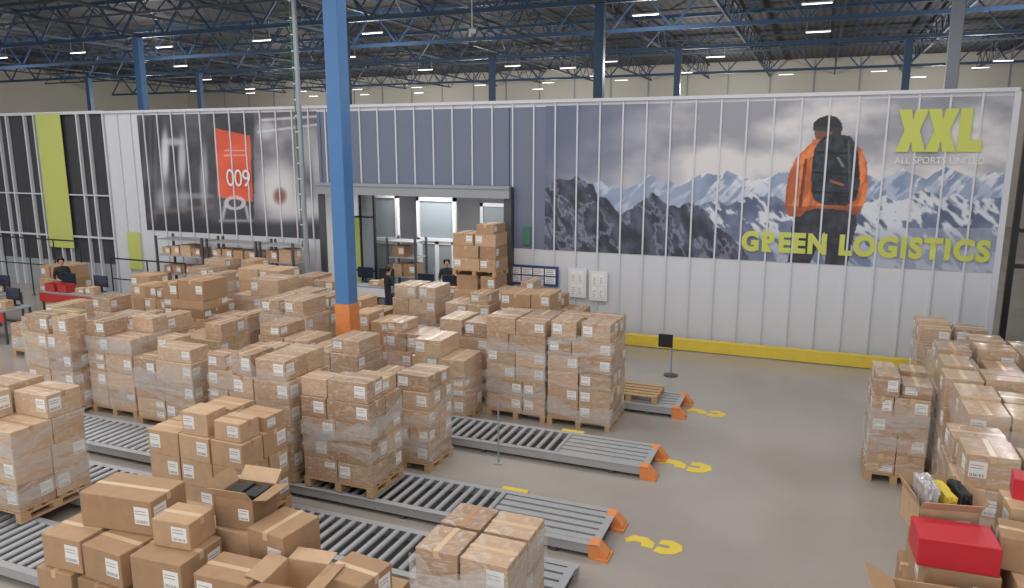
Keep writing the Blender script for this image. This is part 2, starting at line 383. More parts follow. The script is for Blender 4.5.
def paint(name, x0, x1, z0, z1, Y, step, fnc, parent=None):
    nx = int((x1-x0)/step); nz = int((z1-z0)/step)
    vs = []; cols = []
    for j in range(nz+1):
        z = z0+(z1-z0)*j/nz
        for i in range(nx+1):
            X = x0+(x1-x0)*i/nx; vs.append((X, Y, z))
            px, py = proj(X, Y, z); cols.extend(lin([max(0, q) for q in fnc(px, py)]))
    fs = [(j*(nx+1)+i, j*(nx+1)+i+1, (j+1)*(nx+1)+i+1, (j+1)*(nx+1)+i) for j in range(nz) for i in range(nx)]
    me = bpy.data.meshes.new(name); me.from_pydata(vs, [], fs); me.materials.append(M['print'])
    ca = me.color_attributes.new('Col', 'FLOAT_COLOR', 'POINT'); ca.data.foreach_set('color', cols)
    return link(name, me, parent)
def text(body, x0, x1, z0, z1, Y, m, name, parent=None, off=0.0, sp_=1.0):
    cu = bpy.data.curves.new('t', 'FONT'); cu.body = body; cu.size = 1; cu.offset = off; cu.space_character = sp_
    o = bpy.data.objects.new('t', cu); C.objects.link(o)
    me = bpy.data.meshes.new_from_object(o); bpy.data.objects.remove(o)
    xs = [v.co.x for v in me.vertices]; ys = [v.co.y for v in me.vertices]
    a, b2, c, d = min(xs), max(xs), min(ys), max(ys)
    for v in me.vertices:
        v.co = Vector((x0+(v.co.x-a)/(b2-a)*(x1-x0), Y, z0+(v.co.y-c)/(d-c)*(z1-z0)))
    me.materials.clear(); me.materials.append(M[m]); me.name = name
    return link(name, me, parent)
t = thing('mural', 'huge wall print of hiker in orange jacket before snowy mountains', 'wall print', (0,0,0))
paint('printed_sheet', -6.78, XR-.06, 2.34, WH-.08, WY-.015, .019, mountain, t)
TY = WY-.055
a = onwall(895, 152, TY); b = onwall(986, 108, TY); z0, z1 = onwall(986, 152, TY)[1], b[1]; W_ = b[0]-a[0]; HH = z1-z0
for k, (f0, f1) in enumerate(((0, .36), (.35, .71))):
    xa, xb = a[0]+W_*f0, a[0]+W_*f1; wl = xb-xa; s = wl*.43; xm = (xa+xb)/2; zm = (z0+z1)/2
    pts = [(xa,z1),(xa+s,z1),(xm,zm+HH*.25),(xb-s,z1),(xb,z1),(xm+wl*.25,zm),(xb,z0),(xb-s,z0),(xm,zm-HH*.25),(xa+s,z0),(xa,z0),(xm-wl*.25,zm)]
    q = MB()
    for T_ in ((0,1,2,11),(2,3,4,5),(5,6,7,8),(8,9,10,11),(2,5,8,11)): q.poly([(pts[i][0], TY, pts[i][1]) for i in T_])
    q.build('letter', M['lime'], t)
xa, xb = a[0]+W_*.725, b[0]
MB().poly([(xa, TY, z0), (xb, TY, z0), (xb, TY, z0+HH*.28), (xa+W_*.14, TY, z0+HH*.28), (xa+W_*.14, TY, z1), (xa, TY, z1)]).build('letter', M['lime'], t)
a = onwall(894, 164, TY); b = onwall(985, 158, TY); text('ALL SPORTS UNITED', a[0], b[0], b[1]-.13, b[1]+.02, TY, 'white', 'lettering', t, .01)
a = onwall(741, 250, TY); b = onwall(992, 240, TY); text('GREEN LOGISTICS', a[0], b[0], onwall(992,263,TY)[1], b[1], TY, 'lime', 'lettering', t, .055, 1.17)
t = thing('mural', 'dark wall print of sports hall with red number board', 'wall print', (0,0,0))
paint('printed_sheet', -21.2, -14.0, 2.3, WH-.08, WY-.015, .028, sportshall, t)
for i, (p0, p1) in enumerate(((227,233.5),(235,241.5),(243,249.5))):
    a = onwall(p0, 186+i*.4, TY); b = onwall(p1, 169+i*.4, TY); text('009'[i], a[0], b[0], a[1], b[1], TY, 'white', 'digit', t, .0)
def board(px0, px1, zc, hh, label, frame, grid):
    x0 = onwall(px0, 280, WY)[0]; x1 = onwall(px1, 285, WY)[0]
    t = thing('notice_board', label, 'notice board', ((x0+x1)/2, WY-.05, zc)); W = (x1-x0)/2
    MB().box(-W, W, -.025, 0, -hh/2, hh/2).build('board', M[frame], t)
    n = grid
    for i in range(n[0]):
        for j in range(n[1]):
            a = -W+.06+(2*W-.12)*i/n[0]; c = -hh/2+.05+(hh-.1)*j/n[1]
            p = MB().box(a+.02, a+(2*W-.12)/n[0]-.02, -.03, -.026, c+.02, c+(hh-.1)/n[1]-.02, 0)
            for q in range(4): p.box(a+.05, a+(2*W-.12)/n[0]-.05-random.random()*.06, -.031, -.03, c+.05+q*.05, c+.065+q*.05, 1)
            p.build('paper_sheet', [M['paper'], M['ink']], t)
M['navy'] = mat('navy_frame', (50, 72, 130), .5)
board(509, 559, 1.62, .55, 'blue framed notice board with white sheets left of the whiteboards', 'navy', (4, 2))
board(569, 587, 1.5, .8, 'left one of two small whiteboards pinned with sheets', 'white', (2, 2))
board(590, 608, 1.45, .8, 'right one of two small whiteboards pinned with sheets', 'white', (2, 2))
g = MB().box(*(lambda a, b: (a, b))(onwall(524,240,WY)[0], onwall(531,240,WY)[0]), WY-.06, WY-.02, 2.45, 2.95).build('sign', mat('green_sign', (70, 120, 104), .5)); tag(g, 'small green sign on slate wall above the blue board', 'sign')
# ------------------------------------------------------------------ columns and roof
def column(x, y, s, m, label, top=9.5, guard=0, group=None):
    t = thing('roof_column', label, 'column', (x, y, 0), 0, group)
    MB().box(-s/2, s/2, -s/2, s/2, .02, top).build('post', M[m], t, .012)
    MB().box(-s*.9, s*.9, -s*.9, s*.9, 0, .02).build('base_plate', M['dsteel'], t)
    if guard: MB().box(-s/2-.012, s/2+.012, -s/2-.012, s/2+.012, .02, guard).build('guard', M['orange'], t)
    MB().box(-s*.8, s*.8, -s*.8, s*.8, top, top+.04).build('cap_plate', M['dsteel'], t)
column(-8.4, 12.1, .31, 'blue', 'thick bright blue column with orange lower part among the cartons', 11.1, 2.06)
for i, (X, mm, lb) in enumerate(((-26.3,'blue','blue column rising behind wall above the green panel'), (-16.3,'dblue','far blue column hidden behind the near blue column'), (-6.75,'dblue','dark blue column above the slate wall left of mountains'), (3.1,'silver','silver grey column above the lime three letter logo'))):
    column(X, 24, .3, mm, lb)
for X, lb in ((-44,'most distant blue column at the far left corner'), (-34.8,'thin blue column above the dark sports hall print'), (-25.3,'thin far column beyond the near blue column'), (-15.7,'thin blue column above the slate wall'), (-6.4,'thin blue column above the mountain print'), (3.0,'thin dark column left of the silver grey column')):
    column(X, 36, .28, 'dblue', lb)
def truss(pa, pb, z0, z1, m, label, step, tc_, tw, grp):
    t = thing('roof_truss', label, 'truss', (pa[0], pa[1], z0), 0, grp)
    D = Vector((pb[0]-pa[0], pb[1]-pa[1], 0)); Ln = D.length; D.normalize(); H = z1-z0
    MB().bar((0,0,0), D*Ln, tc_).build('bottom_chord', M[m], t)
    MB().bar((0,0,H), D*Ln+Vector((0,0,H)), tc_).build('top_chord', M[m], t)
    w = MB(); n = int(Ln/step)
    for i in range(n):
        a = D*(i*step); b = D*((i+.5)*step); c = D*((i+1)*step); up = Vector((0,0,H))
        w.bar(a, b+up, tw).bar(b+up, c, tw)
    w.build('web', M[m], t)
for y in (24, 30, 36, 48): truss((-56, y), (28, y), 9.55, 10.95, 'dblue', 'deep blue roof truss carried on %s row of columns' % {24:'the nearest', 30:'brackets behind the nearest', 36:'the second', 48:'the furthest'}[y], 2.4, .14, .07, 'blue main roof trusses')
X = -50
while X < 24:
    truss((X, 18), (X, 57.8), 10.1, 11.0, 'dtruss', 'slim grey secondary roof truss running away under the roof deck', 1.8, .09, .04, 'slim grey secondary roof trusses'); X += 4.2
for y in (22, 42): truss((-56, y), (28, y), 10.0, 10.7, 'dtruss', 'slim cross truss spanning between the grey secondary roof trusses', 2.0, .08, .04, 'slim cross trusses')
lt = thing('strip_light', 'small white strip light hanging under the dark roof', 'ceiling light', (-13, 40, 9.3), 0, 'strip lights under the roof')
MB().box(-.45, .45, -.06, .06, .02, .06).build('housing', M['white'], lt)
MB().box(-.42, .42, -.04, .04, 0, .02).build('tube', M['lamp'], lt)
MB().bar((-.4,0,.06),(-.4,0,.8),.012).bar((.4,0,.06),(.4,0,.8),.012).build('hanger', M['steel'], lt)
for yy in (25.5, 31.5, 38, 45, 51, 56):
    for i in range(12):
        X = -44+i*5.2+(yy % 3)*1.3
        if X > 12: continue
        if random.random() < (.3 if yy > 40 else .45): continue
        dup(lt, (X, yy, 9.3+.25*(yy > 45)))
t = thing('service_pole', 'slim white pole with green cable rising from beside the shelving', 'pole', (-13.75, 17.9, 0))
MB().tube((0,0,0), (0,0,11.2), .07, 14).build('pole', M['silver'], t)
MB().tube((-.13,0,2.2), (-.13,0,11.2), .018, 8).build('cable', mat('green_cable', (50,120,80), .5), t)
cm = MB().box(-.15, .03, -.02, .02, 0, .03).mesh('clip', M['white'])
for k in range(20): link('clip', cm, t, (0, 0, 2.4+k*.44))
X_, Z_ = onwall(472, 32, 22.5)
t = thing('hanging_sensor', 'small white hook shaped sensor hanging from the roof', 'sensor', (X_, 22.5, Z_))
MB().tube((0,0,.1), (0,0,10-Z_), .02, 8).build('cable', M['white'], t)
MB().box(-.1, .12, -.05, .05, -.04, .1).box(-.1, -.05, -.04, .04, -.14, -.04).build('housing', M['white'], t, .01)
# ------------------------------------------------------------------ pallets, cartons
def pallet(x, y, z, w, d, label, rz=0):
    t = thing('pallet', label, 'pallet', (x, y, z), rz)
    dk = MB(); n = max(5, int(d/.17))
    for i in range(n):
        a = -d/2+i*(d-.11)/(n-1); dk.box(-w/2, w/2, a, a+.11, .122, .144)
    for a in (-w/2, -.05, w/2-.1): dk.box(a, a+.1, -d/2, d/2, .1, .122)
    dk.build('deck', M['wood'], t)
    for a in (-w/2, -.05, w/2-.1):
        sk = MB(); sk.box(a, a+.1, -d/2, d/2, 0, .022)
        for bb in (-d/2, -.07, d/2-.14): sk.box(a, a+.1, bb, bb+.14, .022, .1)
        sk.build('skid', M['wood'], t)
    return t
def label_mesh(w, h, face, w2, d2, off):
    m_ = MB(); cx, cz = off
    def B(a0, a1, b0, b1, t0, t1, mi):
        if face == 'f': m_.box(a0, a1, -d2/2-t1, -d2/2-t0, b0, b1, mi)
        elif face == 'r': m_.box(w2/2+t0, w2/2+t1, a0, a1, b0, b1, mi)
        else: m_.box(-w2/2-t1, -w2/2-t0, a0, a1, b0, b1, mi)
    B(cx-w/2, cx+w/2, cz-h/2, cz+h/2, 0, .0015, 0)
    x = cx-w/2+.012
    while x < cx+w/2-.02:
        t = random.choice((.004, .007)); B(x, x+t, cz-h/2+.012, cz-h*.25, .0015, .002, 1); x += t+random.choice((.005, .009))
    for q in range(2): B(cx-w/2+.012, cx+w*.3, cz+h*.08+q*.03, cz+h*.08+q*.03+.006, .0015, .002, 1)
    return m_.mesh('shipping_label', [M['paper'], M['ink']])
cartons = []
def carton(x, y, z, w, d, h, label, rz=0, wrapped=False, group=None, m=None, name='carton', plain=False):
    me = MB().box(-w/2, w/2, -d/2, d/2, 0, h).mesh('carton', m or M['cartonw' if wrapped else 'carton'], .007)
    o = link(name, me, None, (x, y, z), rz); tag(o, label, 'cardboard box' if not m else 'box', group)
    if not m: cartons.append(o)
    if plain: return o
    tm = random.choice(('tape', 'tape', 'tapec'))
    tp = MB()
    if w >= d: tp.box(-w/2-.001, w/2+.001, -.028, .028, h, h+.0015).box(w/2, w/2+.0015, -.028, .028, h-.08, h).box(-w/2-.0015, -w/2, -.028, .028, h-.08, h)
    else: tp.box(-.028, .028, -d/2-.001, d/2+.001, h, h+.0015).box(-.028, .028, -d/2-.0015, -d/2, h-.08, h).box(-.028, .028, d/2, d/2+.0015, h-.08, h)
    link('packing_tape', tp.mesh('packing_tape', M[tm]), o)
    r = random.random()
    lw, lh = min(.17, w*.42), min(.18, h*.55)
    if r < .72: link('shipping_label', label_mesh(lw, lh, 'f', w, d, (random.choice((-1, 1, 1))*(w/2-lw*.7), h*.55)), o)
    lw = min(.17, d*.42)
    if .25 < r < .95:
        link('shipping_label', label_mesh(lw, lh, 'r' if x < 0 else 'l', w, d, (random.choice((-1, 1))*(d/2-lw*.7), h*.55)), o)
    return o
TW = ['bottom', 'second', 'third', 'fourth', 'fifth', 'sixth', 'seventh', 'eighth', 'ninth', 'tenth']
XWd = {1: [''], 2: ['left', 'right'], 3: ['left', 'middle', 'right']}
films = []
def film(x0, x1, y0, y1, z0, z1, label, side=1, n=9):
    t = thing('stretch_film', label, 'plastic film', ((x0+x1)/2, (y0+y1)/2, z0))
    cx, cy_, e = (x0+x1)/2, (y0+y1)/2, .014
    xs = x1 if side > 0 else x0; xo = x0 if side > 0 else x1
    path = []
    for i in range(9): path.append((xo+(xs-xo)*i/8, y0, 0, -1))
    path.append((xs, y0, side*.7, -.7))
    for i in range(9): path.append((xs, y0+(y1-y0)*i/8, side, 0))
    for _ in range(n):
        z = random.uniform(z0+.12, z1-.14); hgt = random.choice((.04, .08, .16, .3)); s1 = random.uniform(-.03, .03); ph = random.uniform(0, 6)
        vs, fs = [], []
        for i, (px, py, nx, ny) in enumerate(path):
            zc = z+s1*i+.04*math.sin(i*.7+ph)+random.uniform(-.015, .015); zc = max(z0, min(z1-.03, zc)); zd = min(z1, zc+hgt*(.35+.65*random.random()))
            ee = e+random.uniform(0, .008)
            vs += [(px+nx*ee-cx, py+ny*ee-cy_, zc-z0), (px+nx*ee-cx, py+ny*ee-cy_, zd-z0)]
            if i: fs.append((2*i-2, 2*i, 2*i+1, 2*i-1))
        me = bpy.data.meshes.new('film_band'); me.from_pydata(vs, [], fs); me.materials.append(M['film'])
        link('film_band', me, t)
def stack(desc, x0, y0, w, d, nx, ny, hs, z0=0.0, wrap=False, top=None, pal=True, seed=None, filmn=9):
    if seed is not None: random.seed(seed)
    z = z0
    if pal:
        pallet(x0+w/2, y0+d/2, z0, w, d, 'wooden pallet under '+desc); z += .145
    grp = 'cartons in '+desc
    nt_ = len(hs)
    for k, h in enumerate(hs):
        nxk = nx
        fx = random.choice((.5, .5, .38, .62)) if nx == 2 else None
        xs = [0, fx, 1] if nx == 2 else [i/nx for i in range(nx+1)]
        if nx == 2 and k < nt_-1 and random.random() < .12: nxk = 1; xs = [0, 1]
        fy = random.choice((.5, .5, .45, .55)); ys = [0, fy, 1] if ny == 2 else [i/ny for i in range(ny+1)]
        for i in range(nxk):
            for j in range(ny):
                if k == nt_-1 and top is not None and (i, j) not in top: continue
                a, b = xs[i]*w, xs[i+1]*w; c, e = ys[j]*d, ys[j+1]*d
                tier = 'top' if k == nt_-1 else TW[k]
                pos = ('front ' if j == 0 else 'rear ') if ny > 1 else ''
                pos += XWd[nxk][i]; pos = pos.strip()
                in_ = .985 if wrap else .96
                hh = h-.002 if k < nt_-1 else h*random.choice((.7, .9, 1, 1.1))
                cw, cd_ = (b-a)*in_*random.uniform(.975, 1), (e-c)*in_*random.uniform(.975, 1)
                if k == nt_-1: cw *= random.choice((.82, .92, 1)); cd_ *= random.choice((.85, 1))
                tail = 'carton '+(pos+', ' if pos else '')+tier+' tier of '+desc
                half = (h > .3 and random.random() < .13 and not (k == nt_-1))
                rz = random.uniform(-.012, .012) if wrap else random.uniform(-.035, .035)
                if nxk == 1: rz *= .3
                X, Y = x0+(a+b)/2, y0+(c+e)/2
                if half:
                    carton(X, Y, z, cw, cd_, h/2-.001, 'lower flat '+tail, rz/2, wrap, grp)
                    carton(X, Y, z+h/2, cw, cd_, h/2-.001, 'upper flat '+tail, rz, wrap, grp)
                else: carton(X, Y, z, cw, cd_, hh, 'brown '+tail, rz, wrap, grp)
        z += h
    if wrap and filmn: films.append((x0, x0+w, y0, y0+d, z0+.1, z-.02 if top is None else z-hs[-1], 'clear stretch film wound around '+desc, 1 if x0 < 0 else -1, filmn, seed))
    return z
def open_carton(x, y, z, w, d, h, label, rz=0, angs=(-.5, .5, .3, -.4), fl=None):
    t = thing('open_carton', label, 'cardboard box', (x, y, z), rz)
    T = .006
    MB().box(-w/2, w/2, -d/2, -d/2+T, 0, h).box(-w/2, w/2, d/2-T, d/2, 0, h).box(-w/2, -w/2+T, -d/2, d/2, 0, h).box(w/2-T, w/2, -d/2, d/2, 0, h).box(-w/2, w/2, -d/2, d/2, 0, T).build('body', M['carton'], t)
    fl = fl or d*.48
    for s, ang in ((-1, angs[0]), (1, angs[1])):
        o = MB().box(-w/2+.004, w/2-.004, 0, s*fl, 0, T).build('flap', M['carton'], t, loc=(0, s*d/2, h)); o.rotation_euler.x = s*ang
    for s, ang in ((-1, angs[2]), (1, angs[3])):
        o = MB().box(0, s*fl, -d/2+.004, d/2-.004, 0, T).build('flap', M['carton'], t, loc=(s*w/2, 0, h)); o.rotation_euler.y = -s*ang
    link('shipping_label', label_mesh(.12, .12, 'f', w, d, (w*.25, h*.5)), t)
    return t
def even(desc, h):
    for o in cartons:
        if o['label'].endswith(desc) and 'top tier' in o['label']:
            hc = max(v.co.z for v in o.data.vertices)
            for q in [o]+list(o.children):
                for v in q.data.vertices: v.co.z *= h/hc
LZ = .21
H = lambda *a: list(a)
stack('the wrapped stack at the left edge', -10.6, 5.95, 1.3, 1.05, 2, 2, H(.37,.37,.37,.36), LZ, True, [(0,0),(0,1),(1,1)], seed=1)
stack('the short stack behind the foreground pile', -8.0, 6.87, 1.6, .87, 3, 2, H(.35,.35,.34,.28), LZ, False, [(1,0),(2,1),(1,1),(2,0)], seed=2)
stack('the tall wrapped stack on middle conveyor', -7.85, 8.3, 1.05, .95, 2, 2, H(.35,.35,.34,.34,.34), LZ, True, seed=3)
stack('the loose stack at the conveyor centre', -6.62, 8.3, 1.15, .85, 2, 2, H(.31,.31,.3,.3,.3), LZ, True, seed=4, top=[(0,0),(1,0),(1,1)], filmn=7)
stack('the small wrapped stack right of centre', -6.3, 9.75, .95, .8, 2, 2, H(.3,.28,.28,.3,.26), 0, True, seed=5, top=[(0,0),(1,0),(1,1)])
stack('the wrapped stack far left behind conveyor', -14.05, 9.5, 1.25, .85, 2, 2, H(.36,.36,.36,.34,.34), 0, True, seed=6, top=[(0,0),(1,0),(0,1)])
stack('the sagging wrapped stack second from left', -12.75, 9.8, 1.15, .95, 2, 2, H(.36,.35,.35,.34,.32), 0, True, seed=7, top=[(0,0),(1,1)])
stack('the low stack before the tall left stack', -11.4, 9.65, 1.4, .95, 2, 2, H(.38,.38,.38,.36), 0, True, [(1,0),(0,1)], seed=8)
stack('the low stack behind the tall conveyor stack', -9.75, 9.75, 1.15, .85, 2, 2, H(.36,.36,.36,.3), 0, True, [(0,0),(1,1)], seed=81)
stack('the stack in front of the blue column', -8.2, 10.4, 1.15, .8, 2, 1, H(.36,.36,.36,.34,.26), 0, True, [(1,0)], seed=9)
stack('the stack left of the column front stack', -9.55, 10.85, 1.15, .75, 2, 1, H(.36,.36,.36,.36,.3), 0, True, [(0,0)], seed=82)
stack('the stack right of the column front stack', -6.85, 11.85, 1.1, .8, 2, 1, H(.36,.36,.36,.36), 0, True, [(0,0)], seed=83)
stack('the right half of the big twin stack', -4.38, 12.5, 1.2, 1.1, 2, 2, H(.3,.3,.3,.3,.3,.3), 0, True, seed=10, filmn=13)
stack('the left half of the big twin stack', -5.6, 12.5, 1.18, 1.1, 2, 2, H(.3,.3,.3,.3,.3,.3), 0, True, seed=11, filmn=11)
stack('the five tier stack left of twin stack', -6.95, 13.15, 1.1, .85, 2, 1, H(.29,.29,.3,.3,.3), 0, True, seed=12, filmn=6)
stack('the stack of few boxes right of column', -8.05, 12.9, .98, .8, 2, 1, H(.4,.4,.38,.2), 0, True, [(0,0)], seed=13)
stack('the stack just behind the blue column', -9.25, 13.3, 1.1, .8, 2, 1, H(.34,.34,.34,.34), 0, False, seed=14)
stack('the bright wrapped stack left of column', -10.75, 12.3, 1.2, .8, 2, 1, H(.37,.37,.37,.36,.34), 0, True, seed=15, filmn=12)
stack('the low stack left of bright wrapped stack', -12.0, 12.2, 1.05, .8, 2, 1, H(.36,.36,.36,.34), 0, True, seed=16)
stack('the tall stack in the left middle', -13.45, 12.3, 1.2, .8, 2, 1, H(.4,.4,.4,.4,.4), 0, False, seed=17)
stack('the low stack left of tall middle stack', -15.0, 12.0, 1.2, .8, 2, 1, H(.42,.42,.42), 0, True, seed=18)
stack('the small tier stack behind sagging stack', -13.2, 11.0, 1.2, .8, 3, 1, H(.3,.3,.3,.3,.3), 0, True, [(0,0),(2,0)], seed=84)
stack('the stack behind the low left stack', -11.8, 11.0, 1.2, .8, 2, 1, H(.4,.4,.38,.36), 0, True, [(1,0)], seed=85)
stack('the stack at far left before the benches', -16.3, 11.0, 1.3, .85, 2, 1, H(.4,.4,.4,.3), 0, True, [(1,0)], seed=86)
stack('the stack at the left edge beside benches', -18.2, 12.0, 1.3, .85, 2, 1, H(.36,.34), 0, True, [(0,0)], seed=88)
for i, (x, w, hs, wr, ds) in enumerate((
    (-17.4, 1.3, H(.36,.36,.36), 1, 'second row stack nearest the red benches'),
    (-15.9, 1.2, H(.3,.3,.3,.3,.3), 0, 'second row stack of five small tiers'),
    (-14.5, 1.2, H(.4,.4,.4,.3), 1, 'second row wrapped stack left of middle'),
    (-12.6, 1.3, H(.36,.36,.4,.4,.36), 1, 'second row stack behind tall middle stack'),
    (-11.1, 1.2, H(.3,.32,.34,.34,.34), 1, 'second row stack behind bright wrapped stack'))):
    stack('the '+ds, x, 13.6, w, .8, 2 if i != 1 else 3, 1, hs, 0, bool(wr), [(i % 2, 0)] if i in (0, 2, 3) else None, seed=20+i, filmn=5)
for i, (x, w, hs, wr, ds) in enumerate((
    (-17.6, 1.2, H(.35,.35,.35,.35), 0, 'third row stack behind the red benches'),
    (-15.5, 1.2, H(.36,.36,.36,.36,.3), 1, 'third row wrapped stack before the shelving'),
    (-13.75, 1.4, H(.38,.38,.38,.4,.36), 0, 'third row wide stack before white pole'),
    (-11.95, 1.2, H(.35,.35,.35,.35,.34), 1, 'third row stack left of the column'),
    (-10.5, 1.1, H(.35,.35,.35,.35), 0, 'third row stack hidden behind the column'),
    (-9.15, 1.15, H(.36,.36,.36,.36,.3), 1, 'third row stack right of the column'),
    (-7.75, 1.1, H(.36,.36,.36,.34,.28), 1, 'third row stack before the high stack'),
    (-6.4, 1.2, H(.36,.36,.36,.36,.3), 0, 'third row stack behind the twin stack'))):
    stack('the '+ds, x, 15.0, w, .8, 2, 1, hs, 0, bool(wr), None if i % 2 else [(0,0)] if i in (0, 4) else [(1,0)] if i == 6 else None, seed=30+i, filmn=4)
for i, (x, w, hs, ds) in enumerate((
    (-19.3, 1.2, H(.36,.36,.36), 'the back row stack nearest left railing'),
    (-17.1, 1.3, H(.36,.36,.36,.36,.3), 'the back row stack under the shelving'),
    (-15.3, 1.2, H(.36,.36,.36,.36,.34), 'the back row stack left of white pole'),
    (-13.4, 1.2, H(.34,.34,.34,.34), 'the back row stack right of white pole'),
    (-9.9, 1.1, H(.36,.36,.36,.3), 'the back row stack by the opening'),
    (-7.3, 1.1, H(.36,.36,.36,.36,.3), 'the back row stack under blue board'),
    (-6.0, 1.0, H(.36,.36,.36,.3), 'the back row stack below the whiteboards'))):
    stack(ds, x, 16.3 if i in (3,) else 16.75, w, .75, 2, 1, hs, 0, bool(i % 2), [(i % 2, 0)], seed=50+i, filmn=0)
stack('the lower pallet of the high stack', -8.85, 17.6, 1.25, .85, 2, 1, H(.4,.4,.4,.4), 0, False, seed=64); even('the lower pallet of the high stack', .399)
stack('the upper pallet of the high stack', -8.85, 17.6, 1.25, .85, 2, 1, H(.32,.32,.32,.28), 1.745, False, [(1,0)], seed=61)
stack('the far left stack by the railing', -22.8, 16.1, 1.3, .9, 2, 1, H(.42,.42,.4), 0, False, seed=62)
stack('the wrapped stack at bottom centre', -3.2, 5.42, .95, 1.0, 2, 2, H(.37,.37,.36), LZ, True, seed=66, filmn=10); even('the wrapped stack at bottom centre', .36)
stack('the narrow wrapped stack by the aisle', .96, 12.05, .8, 1.1, 2, 2, H(.32,.3,.3,.3,.29), 0, True, seed=70, filmn=12)
stack('the wrapped stack right of narrow one', 1.9, 10.3, 1.25, 1.2, 2, 2, H(.44,.42,.42,.42), 0, True, seed=71, filmn=12)
stack('the wrapped stack behind the right one', 1.85, 11.65, 1.25, 1.3, 2, 2, H(.44,.42,.42,.42), 0, True, seed=87, filmn=8)
stack('the wrapped stack nearer the right edge', 1.6, 8.75, 1.25, 1.3, 2, 2, H(.44,.44,.42,.34), 0, True, seed=72, top=[(0,0),(1,0),(0,1)], filmn=12)
stack('the right stack behind the narrow one', 1.95, 13.1, 1.2, 1.2, 2, 2, H(.42,.42,.4,.4), 0, True, seed=73)
stack('the furthest right stack near the wall', 1.95, 15.9, 1.2, .9, 2, 2, H(.4,.4,.4,.34), 0, True, seed=74)
stack('the second furthest right stack', 2.05, 14.45, 1.2, 1.1, 2, 2, H(.42,.4,.4,.3), 0, True, seed=75, top=[(0,0),(1,1)])
stack('the outer right stack at mid depth', 3.25, 12.5, 1.2, 1.3, 2, 2, H(.42,.42,.4,.4), 0, True, seed=76)
stack('the outer right stack further back', 3.3, 14.2, 1.2, 1.2, 2, 2, H(.42,.4,.4,.4), 0, True, seed=77)
stack('the outer right stack at frame edge', 3.2, 10.9, 1.1, 1.3, 2, 2, H(.42,.42,.42,.42), 0, True, seed=78)
stack('the right stack under the red boxes', .98, 6.72, 1.2, 1.2, 2, 2, H(.45,.45,.45), 0, False, seed=79); even('the right stack under the red boxes', .449)
stack('the stack under the bottom right carton', .85, 5.85, .95, .75, 2, 1, H(.32,.32,.32), 0, False, seed=80); even('the stack under the bottom right carton', .319)
ZC = 1.107
open_carton(1.3, 6.2, ZC, .95, .7, .36, 'open brown carton with raised flaps at the bottom right corner', .08, (-.5, -1.35, .5, .1), .26)
for k, (dx, dy) in enumerate(((-.25,.0),(.05,.08),(.3,-.1))):
    carton(1.3+dx, 6.2+dy, ZC+.01, .22, .26, .26, 'small box inside the open bottom right carton, '+['left','middle','right'][k], .1*k, False, 'boxes in bottom right carton')
ZB = 1.497
carton(1.3, 6.98, ZB, .62, .42, .26, 'bright red box below the plastic wrapped packages', .06, m=M['redbox'], name='red_box', plain=True)
carton(2.0, 7.75, ZB+.36, .3, .25, .2, 'small red box resting on a carton at right edge', -.1, m=M['redbox'], name='red_box', plain=True)
carton(1.98, 7.65, ZB, .4, .4, .36, 'brown carton carrying the small red box', .05)
carton(1.86, 7.12, ZB, .42, .38, .3, 'brown carton right of the bright red box', -.12)
open_carton(1.25, 7.55, ZB, .5, .5, .3, 'open carton holding plastic wrapped goods above the red box', .2, (.9, .9, 1.2, .9), .12)
def package(x, y, z, w, d, h, rz, label, seed, m='bag'):
    t = thing('wrapped_package', label, 'package', (x, y, z), rz)
    bm = bmesh.new(); bmesh.ops.create_cube(bm, size=1); bmesh.ops.subdivide_edges(bm, edges=bm.edges[:], cuts=9, use_grid_fill=True)
    for v in bm.verts:
        n_ = noise.noise_vector(v.co*5+Vector((seed, 0, 0)))*.05
        v.co = Vector((v.co.x*w, v.co.y*d, (v.co.z+.5)*h))+Vector((n_.x*w*2, n_.y*d*2, abs(n_.z)*h))
    me = bpy.data.meshes.new('film_sleeve'); bm.to_mesh(me); bm.free(); me.materials.append(M[m]); link('film_sleeve', me, t)
    MB().box(-w*.25, w*.2, -d*.58, -d*.56, h*.3, h*.7).build('tag', M['paper'], t)
package(1.12, 7.5, ZB+.01, .13, .36, .46, .15, 'tall clear wrapped package standing left in the open carton', 1)
package(1.27, 7.52, ZB+.01, .1, .36, .4, .25, 'yellow packet standing in the middle of the open carton', 2, 'yellow')
package(1.4, 7.56, ZB+.01, .1, .34, .42, .2, 'black packet standing right in the open carton', 3, 'black')
random.seed(90)
for k, x0 in enumerate((-7.0, -5.75, -4.5)):
    ds = 'the %s base pallet of foreground pile' % ('left', 'middle', 'right')[k]
    stack(ds, x0, 4.45, 1.2, 1.3, 2, 2, H(.3,.29), LZ, False, seed=91+k); even(ds, .289)
PZ = LZ+.145+.59
random.seed(96)
def fp(x, y, z, w, d, h, rz, lb): return carton(x, y, z, w, d, h, lb, rz, False, 'foreground pile cartons')
fp(-6.62, 4.82, PZ, .5, .5, .35, .05, 'brown carton at left end of the foreground pile')
fp(-6.03, 4.78, PZ, .52, .46, .35, -.04, 'brown carton under the wide carton, second from left')
fp(-5.4, 4.85, PZ, .58, .55, .37, .06, 'brown carton with labels under the small taped carton')
fp(-6.6, 5.45, PZ, .5, .5, .35, .0, 'brown carton behind the left end of foreground pile')
fp(-5.98, 5.42, PZ, .55, .48, .35, .0, 'brown carton hidden under the wide carton, rear')
fp(-5.2, 5.5, PZ, .6, .5, .38, .02, 'brown carton under the open carton of black goods')
fp(-6.22, 5.12, PZ+.351, .85, .5, .36, .12, 'wide carton with labels on top of foreground pile')
fp(-5.42, 4.98, PZ+.371, .42, .36, .27, .1, 'small taped carton right of the wide carton')
fp(-4.6, 5.42, PZ, .46, .5, .5, -.1, 'tall carton with white label right of the open carton')
